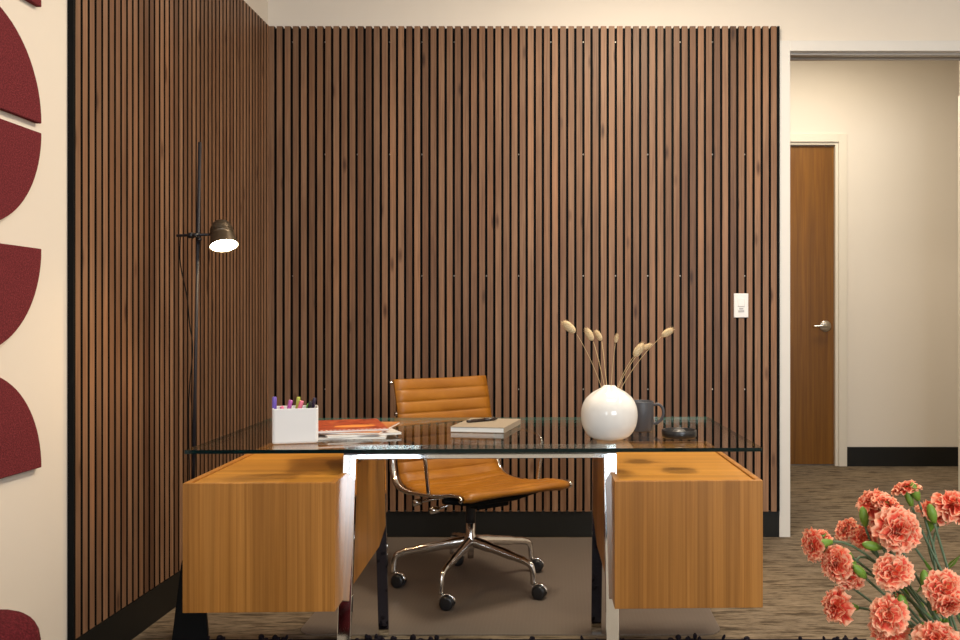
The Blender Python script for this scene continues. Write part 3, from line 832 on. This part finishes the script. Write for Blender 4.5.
def petal_mat():
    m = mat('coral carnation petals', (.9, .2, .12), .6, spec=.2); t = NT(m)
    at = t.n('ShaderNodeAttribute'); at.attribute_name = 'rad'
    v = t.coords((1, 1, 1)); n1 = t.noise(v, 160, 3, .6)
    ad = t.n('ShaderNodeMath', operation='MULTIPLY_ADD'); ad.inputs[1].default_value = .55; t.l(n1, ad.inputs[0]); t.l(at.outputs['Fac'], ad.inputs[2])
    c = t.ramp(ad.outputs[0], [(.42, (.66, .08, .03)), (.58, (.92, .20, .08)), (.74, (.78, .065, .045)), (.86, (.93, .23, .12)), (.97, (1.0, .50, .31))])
    sc_ = t.n('ShaderNodeMath', operation='MULTIPLY'); sc_.inputs[1].default_value = .72
    t.l(c, t.b.inputs['Base Color'])
    t.b.inputs['Subsurface Weight'].default_value = .0
    return m
M_petal = petal_mat()
M_green = mat('green calyx', (.16, .29, .035), .5)
M_stem = mat('grey green stem', (.11, .165, .085), .55)

def bloom_mesh(seed, R=.024, layers=5, flat=.85):
    """ruffled carnation opening toward +Z from origin"""
    rn = random.Random(seed); bm = bmesh.new(); lay = bm.verts.layers.float.new('rad')
    for L in range(layers):
        u = L / (layers - 1)
        tilt = math.radians(100 - 90 * u)             # from axis
        cnt = int(9 - 3.5 * u); rad = R * (1.0 - .30 * u)
        for k in range(cnt):
            rad = R * (1.0 - .30 * u) * rn.uniform(.80, 1.14); az = 2 * PI * (k + .5 * (L % 2)) / cnt + rn.uniform(-.3, .3); tl_ = tilt + rn.uniform(-.14, .14)
            NU, NV = 9, 5; wd = R * rn.uniform(.62, .85); ph = rn.uniform(0, 6); fr = rn.uniform(1.5, 2.4)
            rows = []
            for j in range(NV + 1):
                v = j / NV; row = []
                for i in range(NU + 1):
                    s = i / NU * 2 - 1
                    spread = wd * (.18 + .82 * v ** .8)
                    ruff = R * .17 * v * v * math.sin(s * PI * fr + ph)
                    ln = rad * (v - .16 * v * s * s) + (R * .05 * (1 if i % 2 else -1) if j == NV else 0)
                    curl = R * .30 * v * v * (u * .7 - .15)
                    # local: e = outward direction at tilt, t = tangent, n = normal
                    e = Vector((math.cos(az) * math.sin(tl_), math.sin(az) * math.sin(tl_), math.cos(tl_)))
                    tg = Vector((-math.sin(az), math.cos(az), 0)); nn = tg.cross(e)
                    p = e * ln + tg * (s * spread * .9) + nn * (ruff + curl * (-1)) + Vector((0, 0, R * .25 * (1 - v)))
                    p += Vector((0, 0, R * .12 * (1 - u) ))
                    p.z *= flat
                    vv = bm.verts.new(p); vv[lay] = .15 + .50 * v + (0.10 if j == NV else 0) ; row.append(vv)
                rows.append(row)
            for a, b in zip(rows, rows[1:]):
                for i in range(NU): bm.faces.new((a[i], a[i + 1], b[i + 1], b[i]))
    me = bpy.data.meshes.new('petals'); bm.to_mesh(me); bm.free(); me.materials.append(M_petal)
    for p in me.polygons: p.use_smooth = True
    return me
BL = [bloom_mesh(1), bloom_mesh(2, layers=4, flat=1.1), bloom_mesh(3, flat=.7), bloom_mesh(4, layers=4), bloom_mesh(5, layers=6, flat=.95)]
def calyx_mesh():
    bm = bmesh.new(); lathe(bm, [(0, -.034), (.0035, -.033), (.0062, -.024), (.0072, -.012), (.0082, -.002), (.0095, .004), (.006, .002), (0, 0)], 12)
    me = bpy.data.meshes.new('calyx'); bm.to_mesh(me); bm.free(); me.materials.append(M_green)
    for p in me.polygons: p.use_smooth = True
    return me
CAL = calyx_mesh()
VM = Vector((TX, TY, .595))      # vase mouth
def mobj(name, me, parent, M):
    o = bpy.data.objects.new(name, me); link(o, parent); o.matrix_local = M; return o
FL = [ # px, py, depth, radius px, facing (x right, y away, z up), label
 (905, 485, 1.20, 13, (-.25, .3, 1), 'topmost coral carnation of the bouquet, seen from the side'),
 (871, 500, 1.18, 16, (-.6, -.3, .9), 'coral carnation facing up, left of the topmost bloom'),
 (889, 500, 1.16, 15, (.3, -.4, 1), 'pale edged coral carnation just below the topmost bloom'),
 (884, 519, 1.17, 16, (-.6, -.7, .4), 'deep coral carnation half hidden behind the big central bloom'),
 (902, 531, 1.12, 22, (.15, -1, .15), 'largest coral carnation facing the camera in the upper middle'),
 (843, 527, 1.20, 12, (-.9, -.2, .7), 'small coral carnation seen side on at the upper left'),
 (862, 535, 1.18, 13, (-.5, -.6, .6), 'coral half open carnation between the green buds'),
 (808, 546, 1.14, 16, (-1, -.35, -.1), 'outermost coral carnation on the left of the bouquet'),
 (821, 534, 1.16, 10, (-.2, -.2, 1), 'small coral carnation tucked on the leftmost bloom'),
 (833, 563, 1.13, 17, (-.9, -.6, .3), 'coral carnation leaning left, above a darker twin'),
 (846, 580, 1.13, 15, (-.5, -.8, -.5), 'pinkish red carnation hanging below its twin on the left'),
 (833, 606, 1.12, 17, (-1, -.4, .15), 'lowest coral carnation on the left, on a bent stem'),
 (892, 569, 1.10, 18, (-.35, -.8, .55), 'round coral carnation in the middle of the bouquet'),
 (886, 614, 1.08, 18, (-.5, -.9, .3), 'red coral carnation at the bottom edge, left of the stems'),
 (888, 632, 1.10, 18, (-.4, -.9, -.1), 'coral carnation cut by the bottom edge of the view'),
 (935, 508, 1.19, 16, (.1, -.5, 1), 'coral carnation near the right edge, left of its paler neighbour'),
 (956, 504, 1.17, 19, (.3, -.6, .7), 'coral carnation at the right edge, upper part of the bouquet'),
 (943, 588, 1.08, 18, (-.3, -1, .3), 'coral carnation at the right edge, middle height'),
 (960, 594, 1.10, 18, (.4, -.9, .3), 'coral carnation cut by the right edge at middle height'),
 (951, 608, 1.07, 14, (.1, -.8, -.5), 'pink coral carnation hanging under the right edge blooms'),
 (940, 636, 1.06, 22, (.0, -.7, .8), 'coral carnation at the bottom right corner'),
 (900, 598, 1.15, 7, (.0, -.6, .8), 'tiny opening coral carnation among the stems')]
BUDS = [(864, 517, 1.17, (-.15, 0, 1), 'green bud left of the big central carnation'),
        (872, 546, 1.14, (-1, -.2, .25), 'fat green bud lying below the half open carnation'),
        (925, 581, 1.10, (-.1, 0, 1), 'green bud on a thin stem in the right of the bouquet'),
        (915, 492, 1.19, (-.4, 0, 1), 'green bud beside the topmost carnation'),
        (860, 572, 1.12, (-.6, -.3, .6), 'yellow green bud beside the pinkish red carnation'),
        (903, 605, 1.09, (-.3, -.1, 1), 'long green bud among the crossing stems'),
        (845, 553, 1.15, (-.9, -.2, .6), 'narrow green bud pointing left under the side bloom'),
        (932, 514, 1.15, (-.3, -.1, 1), 'small green bud below the right edge blooms')]
def stem_to_vase(t, start, d, o_, k):
    e = VM + Vector((.018 * math.cos(k * 2.1), .018 * math.sin(k * 2.1), 0)) - o_
    L = (e - start).length
    p1 = start + d * min(.05, L * .3)
    p2 = e + ((start - e).normalized() * .35 + Vector((0, 0, .65))) * L * .35
    pts = bez(start, p1, p2, e, 12) + [Vector((0, 0, .450)) + Vector((TX, TY, 0)) + Vector((.012 * math.cos(k), .012 * math.sin(k), 0)) - o_]
    bm = bmesh.new(); tube(bm, pts, .0017, 7)
    st = obj('stem', bm, M_stem, t, smooth=True)
    if k % 3 == 0:
        bm = bmesh.new(); q = pts[5]; q2 = q + Vector((.02 * math.cos(k), -.01, .028))
        for s in (1, -1):
            w_ = Vector((.0022, 0, 0)); m_ = (q + q2) / 2 + Vector((0, .004 * s, 0))
            bm.faces.new([bm.verts.new(v) for v in (q, m_ - w_, q2, m_ + w_)])
        bmesh.ops.solidify(bm, geom=bm.faces[:], thickness=.0005)
        obj('leaf', bm, M_green, st)
    nd = bmesh.new(); lathe(nd, [(.0018, -.004), (.0030, 0), (.0018, .004)], 8, align(pts[7], pts[7] - pts[8]))
    obj('node', nd, M_green, st, smooth=True)
ROOT = Vector((TX, TY, .44))
for k, (px, py, d, rp_, fc, lb) in enumerate(FL):
    t = thing('carnation', lb, 'flower', ROOT, group='coral carnations in the bouquet')
    f = Vector((fc[0], fc[1] * .7, fc[2])).normalized(); sc = (rp_ * 1.06 * d / F) / .0245
    c = P(px, py, d) - ROOT; base = c - f * .010 * sc
    Mb = align(base, f) @ Matrix.Rotation(k * 1.3, 4, 'Z') @ Matrix.Scale(sc, 4)
    mobj('petals', BL[k % 5], t, Mb)
    cs = max(.75, min(1.0, sc))
    mobj('calyx', CAL, t, align(base + f * .004, f) @ Matrix.Scale(cs, 4))
    stem_to_vase(t, base - f * .030 * cs, -f, ROOT, k)
bm = bmesh.new(); lathe(bm, [(0, -.013), (.003, -.012), (.0058, -.004), (.0062, .002), (.0048, .009), (.0022, .013), (0, .0145)], 12)
BUD = bpy.data.meshes.new('bud'); bm.to_mesh(BUD); bm.free(); BUD.materials.append(M_green)
for p in BUD.polygons: p.use_smooth = True
for k, (px, py, d, fc, lb) in enumerate(BUDS):
    t = thing('carnation_bud', lb, 'flower bud', ROOT, group='unopened carnation buds in the bouquet')
    f = Vector(fc).normalized(); c = P(px, py, d) - ROOT
    mobj('bud', BUD, t, align(c, f))
    stem_to_vase(t, c - f * .012, -f, ROOT, k + 40)

# ------------------------------------------------------------------ the desk group stands turned 1.7 degrees to the room
YAW = .0292
RZ = Matrix.Rotation(YAW, 4, 'Z')
for o in list(scene.objects):
    if o.parent is None and (o.name.split('.')[0] in ('desk', 'office_chair', 'pen_holder', 'marker', 'magazine', 'notebook', 'pen', 'dried_grass_stem', 'mug', 'coaster_dish') or o.name == 'vase'):
        o.location = RZ @ o.location; o.rotation_euler.z += YAW
